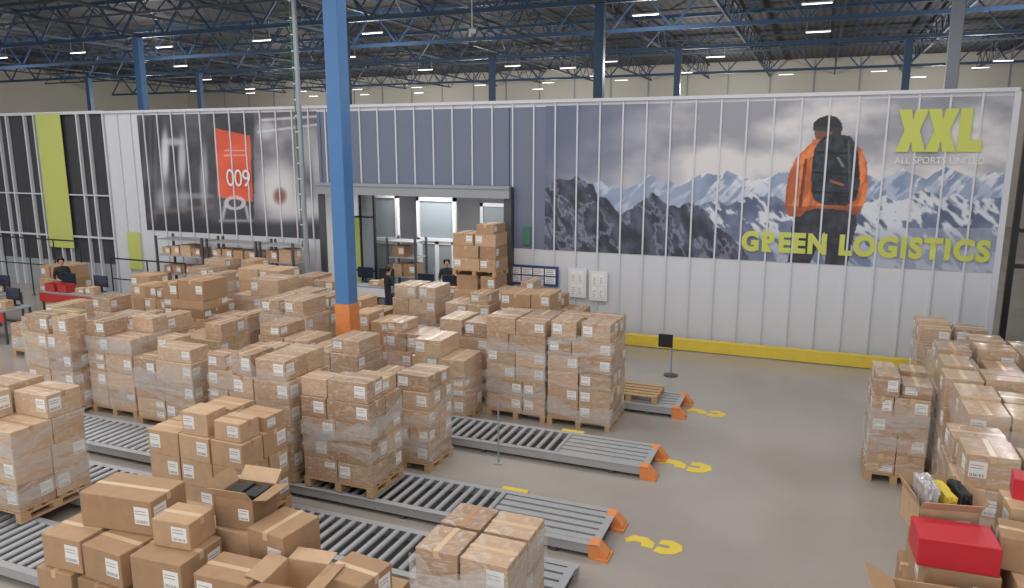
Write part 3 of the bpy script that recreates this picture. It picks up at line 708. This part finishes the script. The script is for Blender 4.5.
fp(-4.66, 4.8, PZ, .58, .4, .34, .05, 'wide low carton at the front bottom of pile')
fp(-3.63, 5.2, PZ, .46, .45, .34, -.1, 'carton with lifted lid left of the bottom centre stack')
open_carton(-5.12, 5.5, PZ+.381, .44, .4, .32, 'open carton full of black goods on foreground pile', .1, (.9, .75, 1.1, .15), .16)
for k in range(4):
    carton(-5.26+k*.1, 5.5+(k % 2)*.03, PZ+.395, .085, .26, .3+.02*(k % 2), 'black packet inside open carton, %s from left' % ('first', 'second', 'third', 'last')[k], .1, False, 'black packets in open carton', m=M['black'], name='black_packet', plain=True)
open_carton(-4.1, 4.95, PZ, .42, .42, .32, 'small open carton at bottom edge of pile', .12, (.3, .1, .25, .2), .18)
# ------------------------------------------------------------------ conveyors
def lane(x0, x1, y0, y1, desc, endlen=1.5, orange=True):
    t = thing('roller_conveyor', desc, 'conveyor', (x1, (y0+y1)/2, 0)); L_ = x1-x0; W = (y1-y0)/2
    for s in (-1, 1): MB().box(-L_, 0, s*W-.035, s*W+.035, .06, .19).box(-L_, 0, s*W-.05, s*W+.05, .185, .192).build('side_rail', M['steel'], t)
    MB().box(-L_, -endlen, -W+.05, W-.05, .05, .07).build('gap_shade_sheet', M['pan'], t)  # added dark sheet standing in for the shade between the rollers
    a = -L_+.1; rm = MB().tube((0, -W+.05, 0), (0, W-.05, 0), .037, 12).mesh('roller', M['roller'])
    while a < -endlen:
        link('roller', rm, t, (a, 0, .17)); a += .165
    for yy in (-.36, -.18, 0, .18, .36):
        MB().box(-endlen, -.04, yy*W*2-.06, yy*W*2+.06, .13, .185).build('slide_bar', M['steel'], t)
    MB().box(-endlen, -.05, -W+.05, W-.05, .07, .09).build('slot_shade_sheet', M['pan'], t)  # dark sheet added for the shade in the slots between bars
    MB().box(-.12, -.02, -W+.05, W-.05, .186, .192).build('end_plate', M['steel'], t)
    if orange:
        for s in (-1, 1):
            g = MB(); yc = s*W
            lo, hi = min(yc-s*.14, yc+s*.05), max(yc-s*.14, yc+s*.05)
            g.prism([(-.14,.04),(-.14,.2),(-.02,.2),(.1,.06),(.1,.0),(-.14,.0)], 'y', lo, hi)
            eg = g.build('end_guide', M['orange'], t, .004)
            MB().box(-.06, .12, min(yc-s*.2, yc+s*.07), max(yc-s*.2, yc+s*.07), .0, .03).build('foot_plate', M['orange'], eg)
        MB().box(-1.75, -1.35, W+.06, W+.16, .15, .19).build('sensor_bracket', M['yellow'], t)
    a = -.6
    while a > -L_:
        for s in (-1, 1): MB().box(a-.04, a+.04, s*W-.03, s*W+.03, 0, .06).build('support_foot', M['dsteel'], t)
        a -= 2.2
lane(-5.6, -2.15, 13.72, 14.62, 'roller conveyor lane closest to the white wall', 1.0)
lane(-6.9, -2.12, 10.85, 11.75, 'roller conveyor lane in front of the big twin stack', 1.5)
lane(-16.5, -2.2, 8.32, 9.25, 'long roller conveyor lane through the middle carrying two stacks', 1.6)
lane(-16.2, -2.3, 6.85, 7.75, 'long roller conveyor lane second from the camera', 1.4, False)
lane(-15.8, -2.35, 5.25, 6.15, 'roller conveyor lane under the foreground pile', 1.4, False)
pallet(-3.15, 14.16, .195, 1.1, .8, 'empty wooden pallet on the conveyor end near the wall')
def marking(px, py, s, label):
    X, Y = onz(px, py); t = thing('floor_marking', label, 'floor marking', (X, Y, .003))
    for n_, P in enumerate(([(-1.5,.1),(-1.15,.65),(-.4,.6),(.05,.2),(.05,-.4),(-.55,-.35),(-.62,.0),(-1.0,.0),(-1.35,-.25)],
              [(.1,-.6),(.55,-.75),(1.15,-.55),(1.5,-.05),(1.4,.5),(.8,.8),(.3,.65),(.25,.2),(.75,.22),(.9,.05),(.7,-.1),(.25,-.05)])):
        vs = [(s*x, s*y, .0002*n_) for x, y in P]
        me = bpy.data.meshes.new('paint_stroke'); me.from_pydata(vs, [], [tuple(range(len(vs)))]); me.materials.append(M['yellow'])
        bm = bmesh.new(); bm.from_mesh(me)
        for f_ in bm.faces:
            if f_.normal.z < 0: f_.normal_flip()
        bmesh.ops.triangulate(bm, faces=bm.faces[:]); bm.to_mesh(me); bm.free()
        link('paint_stroke', me, t)
marking(685, 466, .28, 'worn yellow floor marking right of the middle conveyor end')
marking(706, 413, .25, 'worn yellow floor marking nearest the white wall')
marking(653, 545, .25, 'worn yellow floor marking nearest the camera')
t = thing('sign_stand', 'thin stand with small black plate on the open floor', 'sign stand', (-2.8, 16.4, 0))
MB().tube((0,0,.02), (0,0,.95), .018, 10).build('pole', M['silver'], t); MB().tube((0,0,0), (0,0,.02), .16, 20).build('base', M['dsteel'], t)
MB().box(-.3, .02, -.03, -.018, .65, .95).build('plate', M['black'], t, .003)
t = thing('sign_stand', 'thin bare metal post beside the big twin stack', 'post', (-4.5, 10.5, 0))
MB().tube((0,0,.02), (0,0,1.1), .015, 10).build('pole', M['silver'], t); MB().tube((0,0,0), (0,0,.02), .07, 20).build('base', M['steel'], t)
# ------------------------------------------------------------------ shelving, benches, railings
def rack(x, y, w, d, h, shelves, label, m='dsteel'):
    t = thing('shelving_rack', label, 'shelving', (x, y, 0))
    for sx in (-1, 1):
        for s2 in (-1, 1): MB().box(sx*w/2-.03, sx*w/2+.03, s2*d/2-.03, s2*d/2+.03, 0, h).build('upright', M[m], t)
    for z in shelves: MB().box(-w/2, w/2, -d/2, d/2, z-.03, z).build('shelf', M['steel'], t)
always = set()
for k, (x, y, w, nm) in enumerate(((-18.6, 18.2, 1.9, 'left'), (-16.5, 18.2, 1.9, 'middle'), (-14.8, 18.2, 1.2, 'right'), (-11.9, 20.5, 1.0, 'doorway'))):
    rack(x, y, w, .7, 2.3, (.5, 1.1, 1.7, 2.2), nm+(' steel shelving rack under the dark wall print' if k < 3 else ' steel shelving rack standing inside the opening'))
    random.seed(200+k)
    for zi, z in enumerate((1.1, 1.7)):
        a = -w/2+.12; c = 0
        while a < w/2-.5:
            ww = random.uniform(.3, .45)
            q = carton(x+a+ww/2, y, z, ww, .5, random.uniform(.2, .4), 'small carton %s from left on %s shelf of the %s rack' % (TW[c] if c else 'first', ('lower', 'upper')[zi], nm), 0, False, 'cartons on the racks'); a += ww+.06; c += 1
            always.add(q.name)
def bench(x, y, w, label, redn, front='red'):
    t = thing('packing_bench', label, 'workbench', (x, y, 0))
    MB().box(-w/2, w/2, -.4, .4, .86, .9).build('worktop', M['greyp'], t, .004)
    for sx in (-1, 1):
        for s2 in (-1, 1): MB().box(sx*(w/2-.06)-.025, sx*(w/2-.06)+.025, s2*.35-.025, s2*.35+.025, 0, .86).build('leg', M['dsteel'], t)
    MB().box(-w/2, w/2, .3, .4, .4, .43).build('lower_shelf', M['dsteel'], t)
    MB().box(-w/2, w/2, -.42, -.4, .6, .86).build('apron', M[front], t)
    tag_ = label.split(' packing')[0]
    for mx in (.25, -.3):
        m2 = thing('monitor', ('right' if mx > 0 else 'left')+' black computer monitor on the '+tag_+' bench', 'monitor', (x+w*mx, y+.22, .9))
        MB().box(-.12, .12, -.08, .08, 0, .015).box(-.02, .02, -.01, .03, .015, .2).build('stand', M['black'], m2)
        MB().box(-.27, .27, -.02, .02, .15, .48).build('housing', M['black'], m2, .004); MB().box(-.25, .25, -.023, -.02, .17, .46).build('screen', M['screen'], m2)
    for i in range(redn):
        c = thing('crate', ('first', 'second', 'third')[i]+' red plastic crate from left on the '+tag_+' bench', 'crate', (x-w*.35+i*.5, y-.18, .9))
        MB().box(-.2, .2, -.14, -.13, 0, .22).box(-.2, .2, .13, .14, 0, .22).box(-.2, -.19, -.14, .14, 0, .22).box(.19, .2, -.14, .14, 0, .22).box(-.2, .2, -.14, .14, 0, .01).build('tub', M['red'], c)
        MB().box(-.215, .215, -.155, -.14, .2, .23).box(-.215, .215, .14, .155, .2, .23).box(-.215, -.2, -.155, .155, .2, .23).box(.2, .215, -.155, .155, .2, .23).build('rim', M['red'], c)
    for i in range(2):
        q = carton(x+w*.12+i*.42, y-.15, .901, .3, .25, .16+.06*i, 'small brown carton on the '+tag_+' bench, '+('left','right')[i], .1, False, 'cartons on the benches'); always.add(q.name)
bench(-19.9, 15.3, 2.4, 'right red edged packing bench behind the left stacks', 2)
bench(-22.6, 14.3, 2.2, 'left red edged packing bench at the frame edge', 2)
bench(-20.2, 13.0, 1.8, 'near red edged packing bench at the frame edge', 1)
bench(-12.6, 19.6, 1.4, 'left white office packing bench inside the opening', 0, 'white')
bench(-10.2, 19.2, 1.5, 'right grey office packing bench inside the opening', 0, 'greyp')
def railing(x, y, w, label, rz=0, h=1.1):
    t = thing('railing', label, 'railing', (x, y, 0), rz); n = int(w/1.1)
    MB().tube((-w/2,0,h), (w/2,0,h), .025, 10).build('top_rail', M['black'], t); MB().tube((-w/2,0,h*.55), (w/2,0,h*.55), .02, 10).build('mid_rail', M['black'], t)
    for i in range(n+1):
        a = -w/2+w*i/n; MB().tube((a,0,0), (a,0,h), .022, 10).box(a-.06, a+.06, -.06, .06, 0, .01).build('baluster', M['black'], t)
railing(-19.8, 17.65, 3.2, 'black tubular railing before the small lime panel', 0, 1.5)
railing(-25.2, 17.6, 5.0, 'black tubular railing at the far left edge', 0, 2.0)
t = thing('cabinet', 'white control cabinet at right edge beyond the stacks', 'cabinet', (4.55, 17.2, 0))
MB().box(-.5, .5, -.3, .3, .1, 2.1).build('body', M['white'], t, .01); MB().box(-.46, .46, -.31, -.3, .15, 2.05).build('door', M['panel'], t); MB().box(-.5, .5, -.3, .3, 0, .1).build('plinth', M['black'], t)
t = thing('rack_frame', 'dark steel frame standing past the right end of wall', 'frame', (4.8, 19.6, 0))
for a in (-.7, .7): MB().box(a-.06, a+.06, -.06, .06, 0, 6.3).build('upright', M['black'], t)
for z in (2.4, 3.2, 6.2): MB().box(-.7, .7, -.05, .05, z, z+.1).build('beam', M['black'], t)
# ------------------------------------------------------------------ people
def person(x, y, rz, shirt, trous, hair, label, arms=0):
    V = [(0,0,.95,.125),(0,0,1.1,.12),(0,0,1.32,.14),(0,0,1.47,.06),(0,-.01,1.55,.06),(0,-.01,1.64,.088),(0,-.0,1.7,.07),(0,-.1,1.6,.014)]
    E = [(0,1),(1,2),(2,3),(3,4),(4,5),(5,6),(5,7)]
    for s in (-1, 1):
        k = len(V); V += [(s*.09,0,.88,.085),(s*.1,-.02,.5,.058),(s*.1,.02,.1,.04),(s*.11,-.13,.04,.035)]; E += [(0,k),(k,k+1),(k+1,k+2),(k+2,k+3)]
        k = len(V); V += [(s*.17,0,1.42,.06),(s*.23,-.02,1.16,.045),(s*.19,-.22-arms*.05,1.06+arms*.05,.03),(s*.18,-.28-arms*.05,1.05+arms*.05,.028)]; E += [(2,k),(k,k+1),(k+1,k+2),(k+2,k+3)]
        for q in range(4):
            n_ = len(V); V += [(s*(.155+q*.018), -.335-arms*.05, 1.045+arms*.05, .009), (s*(.155+q*.018), -.365-arms*.05+abs(q-1.5)*.006, 1.03+arms*.05, .008)]; E += [(k+3,n_),(n_,n_+1)]
        n_ = len(V); V += [(s*.145, -.29-arms*.05, 1.05+arms*.05, .01), (s*.13, -.315-arms*.05, 1.045+arms*.05, .009)]; E += [(k+3,n_),(n_,n_+1)]
    me = bpy.data.meshes.new('body'); me.from_pydata([v[:3] for v in V], E, [])
    o = bpy.data.objects.new('tmp', me); C.objects.link(o)
    md = o.modifiers.new('s', 'SKIN'); sv = me.skin_vertices[0].data
    for i, v in enumerate(V): sv[i].radius = (v[3], v[3])
    sv[0].use_root = True
    sb = o.modifiers.new('b', 'SUBSURF'); sb.levels = 2; sb.render_levels = 2
    bpy.context.view_layer.update()
    dg = bpy.context.evaluated_depsgraph_get(); me2 = bpy.data.meshes.new_from_object(o.evaluated_get(dg)); bpy.data.objects.remove(o)
    me2.materials.clear()
    for m_ in (M['skin'], shirt, trous, M['black']): me2.materials.append(m_)
    for p in me2.polygons:
        c = p.center; p.use_smooth = True
        p.material_index = 3 if c.z < .09 else 2 if c.z < .97 and not (abs(c.x) > .14 and c.z > .9) else 0 if c.z > 1.49 or c.y < -.2 else 1
    t = thing('person', label, 'person', (x, y, 0), rz)
    link('body', me2, t)
    bm = bmesh.new(); bmesh.ops.create_uvsphere(bm, u_segments=20, v_segments=12, radius=.105)
    for v in list(bm.verts):
        v.co.z = v.co.z*1.05+1.665; v.co.y = v.co.y*1.05+.012
    bmesh.ops.delete(bm, geom=[v for v in bm.verts if v.co.y < -.045 and v.co.z < 1.70 or v.co.z < 1.58], context='VERTS')
    mh = bpy.data.meshes.new('hair'); bm.to_mesh(mh); bm.free(); mh.materials.append(hair)
    for p in mh.polygons: p.use_smooth = True
    link('hair', mh, t)
    for s in (-1, 1): MB().box(s*.03-.01, s*.03+.01, -.098, -.088, 1.635, 1.645).build('eye', M['black'], t)
hd = mat('dark_hair', (52, 40, 34), .6); bsh = mat('black_shirt', (36, 36, 40), .7); jn = mat('dark_jeans', (46, 52, 70), .8); pk = mat('pink_shirt', (190, 120, 130), .7)
person(-11.25, 18.3, 2.6, bsh, jn, hd, 'person in dark top with dark hair standing at the opening')
person(-10.3, 20.1, .6, bsh, bsh, hd, 'person in black clothes deep inside the opening', 1)
person(-24.2, 15.2, 1.2, pk, jn, hd, 'person in pink top working at the left packing bench', 1)
person(-21.4, 15.9, 1.2, bsh, bsh, hd, 'person in black behind the red edged packing benches', 1)
# ------------------------------------------------------------------ keep the 300 cartons that show largest, merge the rest
bpy.context.view_layer.update()
dg = bpy.context.evaluated_depsgraph_get()
hits = {o.name: 0 for o in cartons}
par = {}
for o in cartons:
    par[o.name] = o.name
    for q in o.children: par[q.name] = o.name
org = Vector((0, 0, CAMH))
for py in range(200, 588, 4):
    for px in range(1, 1024, 4):
        ok, _, _, _, ob, _ = S.ray_cast(dg, org, Vector(ray(px, py)).normalized(), distance=45)
        if ok and ob.name in par: hits[par[ob.name]] += 1
for n_ in always: hits[n_] += 100000
order = sorted(cartons, key=lambda o: -hits[o.name])
keep = set(o.name for o in order[:300] if hits[o.name] > 0)
rest = [o for o in cartons if o.name not in keep]
mats_ = [M['carton_i'], M['cartonw_i'], M['tape'], M['tapec'], M['paper'], M['ink']]
mi_ = {M['carton'].name: 0, M['cartonw'].name: 1, M['tape'].name: 2, M['tapec'].name: 3, M['paper'].name: 4, M['ink'].name: 5}
VV, FF, II, kill = [], [], [], []
chs = {}
for o in bpy.data.objects:
    if o.parent: chs.setdefault(o.parent.name, []).append(o)
for o in rest:
    for q in [o]+chs.get(o.name, []):
        mw = q.matrix_world; k = len(VV); VV += [tuple(mw @ v.co) for v in q.data.vertices]
        ms = [mi_[mm.name] for mm in q.data.materials]
        for p in q.data.polygons:
            FF.append(tuple(k+i for i in p.vertices)); II.append(ms[p.material_index])
        kill.append(q)
me = bpy.data.meshes.new('carton_mass'); me.from_pydata(VV, [], FF)
for m_ in mats_: me.materials.append(m_)
me.polygons.foreach_set('material_index', II)
bpy.data.batch_remove(kill)
o = link('carton_mass', me); o['kind'] = 'stuff'; tag(o, 'brown cartons mostly hidden behind others inside the packed pallet stacks', 'cardboard boxes')
for f_ in films:
    random.seed(f_[-1]+500); film(*f_[:-1])
# ------------------------------------------------------------------ light
wd = bpy.data.worlds.new('hall_ambient'); S.world = wd; wd.use_nodes = True
wd.node_tree.nodes['Background'].inputs[0].default_value = (1, .99, .98, 1); wd.node_tree.nodes['Background'].inputs[1].default_value = 1.35
def area(x, y, z, sx, sy_, e, rx=0, col=(1, .985, .965)):
    l = bpy.data.lights.new('unseen_lamp', 'AREA'); l.shape = 'RECTANGLE'; l.size = sx; l.size_y = sy_; l.energy = e; l.color = col
    o = bpy.data.objects.new('unseen_lamp', l); C.objects.link(o); o.location = (x, y, z); o.rotation_euler.x = rx
for x in (-20, -10, 0):
    for y in (-2, 6, 14): area(x, y, 9.4, 8, 4, 335)  # broad area lamps placed out of view to light the near hall
area(-30, 12, 9.4, 6, 2, 330)
for x in (-42, -30, -18, -6, 6):
    for y in (28, 39, 52):
        l = bpy.data.lights.new('ceiling_fill', 'POINT'); l.energy = 440; l.shadow_soft_size = .12; l.color = (1, .985, .96)  # bare point lights added to brighten the ceiling and back wall
        o = bpy.data.objects.new('ceiling_fill', l); C.objects.link(o); o.location = (x, y, 8.0)
area(-10.5, 20.5, 4.05, 4, .8, 140)  # unseen fill light added to brighten the room behind the opening
